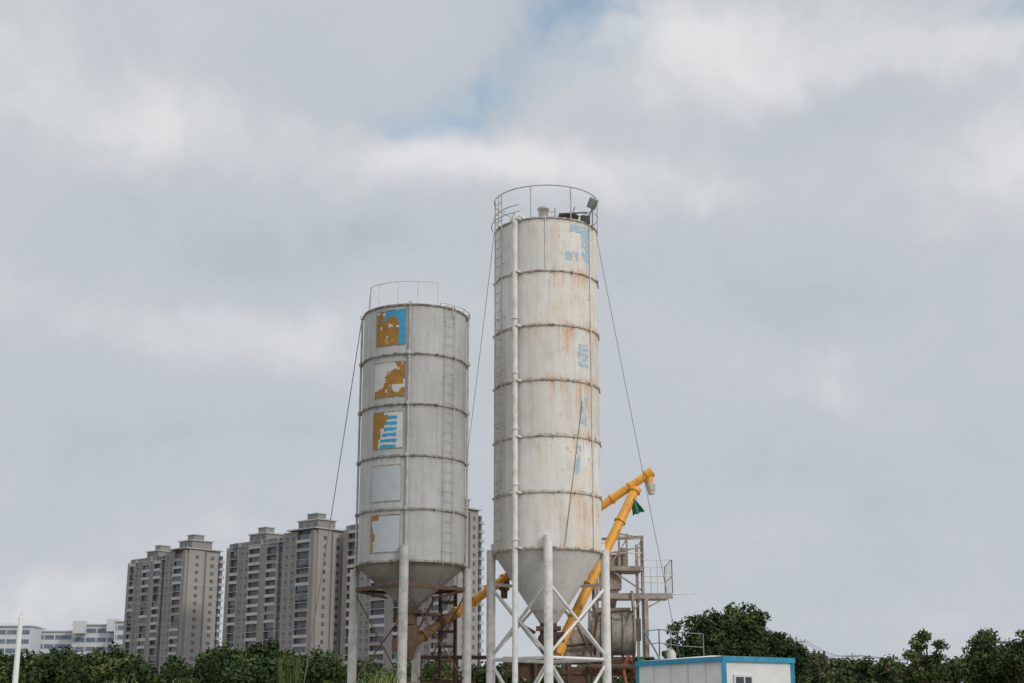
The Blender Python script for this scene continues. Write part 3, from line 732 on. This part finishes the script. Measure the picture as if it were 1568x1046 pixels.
def sprays(name,x0,x1,y0,y1,Y0,Y1,n,mats,seed,wd=.025):
    rnd=random.Random(seed); mb=MB()
    for i in range(n):
        x=rnd.uniform(x0,x1); Y=rnd.uniform(Y0,Y1); tip=P(x,y0+(y1-y0)*(.15*rnd.random()+.85*rnd.random()**.6)+8*math.sin(x*.06),Y); root=Vector((tip.x+rnd.uniform(-.4,.4),Y+rnd.uniform(-.2,.2),0))
        L=[root.lerp(tip,t) for t in(0,.6,.85)]; bend=Vector((rnd.uniform(-.35,.35),rnd.uniform(-.2,.2),0))
        L.append(tip+bend*.5); L.append(tip+bend-Vector((0,0,.15)))
        mi=rnd.randrange(len(mats)); side=Vector((rnd.uniform(.4,1),rnd.uniform(-1,1),0)).normalized()
        ws=[wd,wd,wd*.9,wd*.5,.003]; vs=[]
        for p,w_ in zip(L,ws): vs+=[p-side*w_,p+side*w_]
        mb.add(vs,[(2*k,2*k+1,2*k+3,2*k+2) for k in range(4)],mi)
        for q in range(7):
            t=rnd.uniform(.5,1); b=root.lerp(tip,t); d=Vector((rnd.uniform(-1,1),rnd.uniform(-.6,.6),rnd.uniform(-.2,.8))).normalized()*rnd.uniform(.15,.4)
            mb.add([b,b+d*.5+side*wd*.9,b+d-Vector((0,0,.08)),b+d*.5-side*wd*.9],[(0,1,2,3)],mi)
    c=P((x0+x1)/2,1040,(Y0+Y1)/2); mb.obj(name,mats,None,(c.x,c.y,0))
M_straw=mat('straw_grass',(.24,.24,.10),.8,.25,3); M_gg=mat('green_grass',(.12,.17,.045),.8,.25,3)
sprays('bamboo_thicket',428,462,984,1025,58,62,60,[G2,G3,G1],11,.022)
sprays('tall_grass',545,608,1018,1048,30,33,80,[M_straw,M_gg,G2],12,wd=.010)
sprays('tall_grass',170,280,1036,1056,31,34,50,[M_straw,M_gg,G2],13,wd=.010)

# ------------------------------------------------------------ ground
mb=MB(); g=6000
mb.add([(-g,-g,0),(g,-g,0),(g,g,0),(-g,g,0)],[(0,1,2,3)])
mb.obj('ground',[mat('dry_grass_and_soil',(.15,.14,.08),.95,scale=.4,col2=(.20,.17,.12))],None,(0,0,0))
mb=MB(); mb.add([(-9,38,.004),(12,38,.004),(12,54,.004),(-9,54,.004)],[(0,1,2,3)]); mb.obj('concrete_pad',[mat('dusty_concrete',(.34,.32,.29),.9,.2,.8)],None,(0,0,0))

# ------------------------------------------------------------ light
S=Vector((.66,-.66,.60)).normalized(); el=math.asin(S.z); az=math.atan2(S.x,S.y)
sl=bpy.data.lights.new('sun','SUN'); sl.energy=1.5; sl.angle=math.radians(10); sl.color=(1,.95,.87)
so=bpy.data.objects.new('sun',sl); so.rotation_euler=S.to_track_quat('Z','Y').to_euler(); so.location=(30,-30,40); sc.collection.objects.link(so)
w=bpy.data.worlds.new('World'); sc.world=w; w.use_nodes=True; nt=w.node_tree; N=nt.nodes; L=nt.links
w.cycles.sampling_method='MANUAL'; w.cycles.sample_map_resolution=512
bg=N['Background']; bg.inputs['Strength'].default_value=.1
sky=N.new('ShaderNodeTexSky'); sky.sky_type='NISHITA'; sky.sun_disc=False; sky.sun_elevation=el; sky.sun_rotation=az
tc=N.new('ShaderNodeTexCoord')
def VM(op,a,b=None):
    n=N.new('ShaderNodeVectorMath'); n.operation=op
    for i,s_ in enumerate((a,b)):
        if s_ is None: continue
        if isinstance(s_,tuple): n.inputs[i].default_value=s_
        else: L.new(s_,n.inputs[i])
    return n
def MT(op,a,b=None,c=None,cl=False):
    n=N.new('ShaderNodeMath'); n.operation=op; n.use_clamp=cl
    for i,s_ in enumerate((a,b,c)):
        if s_ is None: continue
        if isinstance(s_,(int,float)): n.inputs[i].default_value=s_
        else: L.new(s_,n.inputs[i])
    return n.outputs[0]
def NZ(v,scale,det=5,rough=.55,dist=0.0,col=False):
    n=N.new('ShaderNodeTexNoise'); n.inputs['Scale'].default_value=scale; n.inputs['Detail'].default_value=det; n.inputs['Roughness'].default_value=rough; n.inputs['Distortion'].default_value=dist
    L.new(v,n.inputs['Vector']); return n.outputs['Color' if col else 'Fac']
dirn=VM('NORMALIZE',tc.outputs['Generated']).outputs[0]
sp=N.new('ShaderNodeSeparateXYZ'); L.new(dirn,sp.inputs[0])
elv=MT('ARCSINE',sp.outputs[2]); azm=MT('ARCTAN2',sp.outputs[0],sp.outputs[1])
cb=N.new('ShaderNodeCombineXYZ'); L.new(azm,cb.inputs[0]); L.new(elv,cb.inputs[1])
zc_=MT('ADD',MT('MAXIMUM',sp.outputs[2],0.0),.22)
cp=N.new('ShaderNodeCombineXYZ'); L.new(MT('DIVIDE',sp.outputs[0],zc_),cp.inputs[0]); L.new(MT('DIVIDE',sp.outputs[1],zc_),cp.inputs[1])
warp=VM('SUBTRACT',NZ(cb.outputs[0],7,4,.6,0,True),(.5,.5,.5)).outputs[0]
warp=VM('MULTIPLY',warp,(.16,.11,0)).outputs[0]
uv=VM('ADD',cb.outputs[0],warp).outputs[0]
def lobe(x,y,sx,sy,amp,acc):
    a,e_=azel(x,y); d=VM('SUBTRACT',uv,(a,e_,0)).outputs[0]; d=VM('MULTIPLY',d,(F/sx,F/sy,0)).outputs[0]
    q=VM('DOT_PRODUCT',d,d); L.new(d,q.inputs[1]); g=MT('EXPONENT',MT('MULTIPLY',q.outputs['Value'],-.5))
    return MT('MULTIPLY_ADD',g,amp,acc)
base=MT('MULTIPLY_ADD',MT('SUBTRACT',NZ(cp.outputs[0],2.0,5,.5,.3),.5),.6,.54)
base=MT('MULTIPLY_ADD',MT('SUBTRACT',NZ(uv,12,6,.58,.5),.5),.50,base)
for t in [(240,165,110,60,.26),(640,232,130,42,.34),(870,245,110,34,.28),(1070,50,130,42,.34),(1400,80,200,60,.28),(1540,250,90,50,.28),(1090,290,100,30,.2),
          (1275,590,60,28,.12),(1270,525,60,18,.12),(330,520,190,45,.18),(80,920,120,30,.18),(40,60,120,70,.14),
          (420,370,230,50,-.24),(900,390,220,35,-.10),(1250,430,220,55,-.10),(180,690,220,60,-.14),(540,110,120,45,-.10),(1290,165,120,22,-.26),(1260,740,300,80,-.16),(620,640,200,80,-.06)]:
    base=lobe(*t,base)
ramp=N.new('ShaderNodeValToRGB'); cr=ramp.color_ramp; cr.interpolation='EASE'
cr.elements[0].position=0; cr.elements[0].color=(.41,.46,.52,1); cr.elements[1].position=1; cr.elements[1].color=(.75,.755,.765,1)
e_=cr.elements.new(.48); e_.color=(.53,.565,.61,1)
L.new(base,ramp.inputs['Fac'])
bl=0.0
for t in [(895,12,60,34,1.1),(855,62,44,28,.7),(735,112,48,26,.85),(665,158,60,22,.75),(1530,4,60,14,.6)]:
    bl=lobe(*t,bl)
bl=MT('MULTIPLY',bl,MT('MULTIPLY_ADD',NZ(uv,20,5,.62,.2),2.2,-.3),None,True)
cl10=VM('MULTIPLY',ramp.outputs['Color'],(10,10,10)).outputs[0]
zen=N.new('ShaderNodeMapRange'); zen.inputs['From Min'].default_value=.52; zen.inputs['From Max'].default_value=1.0; zen.inputs['To Min'].default_value=1.0; zen.inputs['To Max'].default_value=2.7
L.new(elv,zen.inputs['Value']); sc_=N.new('ShaderNodeVectorMath'); sc_.operation='SCALE'; L.new(cl10,sc_.inputs[0]); L.new(zen.outputs[0],sc_.inputs['Scale'])
skb=VM('MULTIPLY',sky.outputs[0],(1.7,1.85,1.6)).outputs[0]
mx=N.new('ShaderNodeMix'); mx.data_type='RGBA'; L.new(MT('MULTIPLY',bl,.75,None,True),mx.inputs[0]); L.new(sc_.outputs[0],mx.inputs[6]); L.new(skb,mx.inputs[7])
L.new(mx.outputs[2],bg.inputs['Color'])
# ------------------------------------------------------------ camera
cd=bpy.data.cameras.new('camera'); cd.lens=50; cd.sensor_width=36; cd.clip_end=12000; cd.clip_start=.1
co=bpy.data.objects.new('camera',cd); co.location=(0,0,EYE); co.rotation_euler=(math.radians(105),0,0); sc.collection.objects.link(co); sc.camera=co
sc.view_settings.view_transform='Standard'; sc.view_settings.look='None'; sc.view_settings.exposure=0
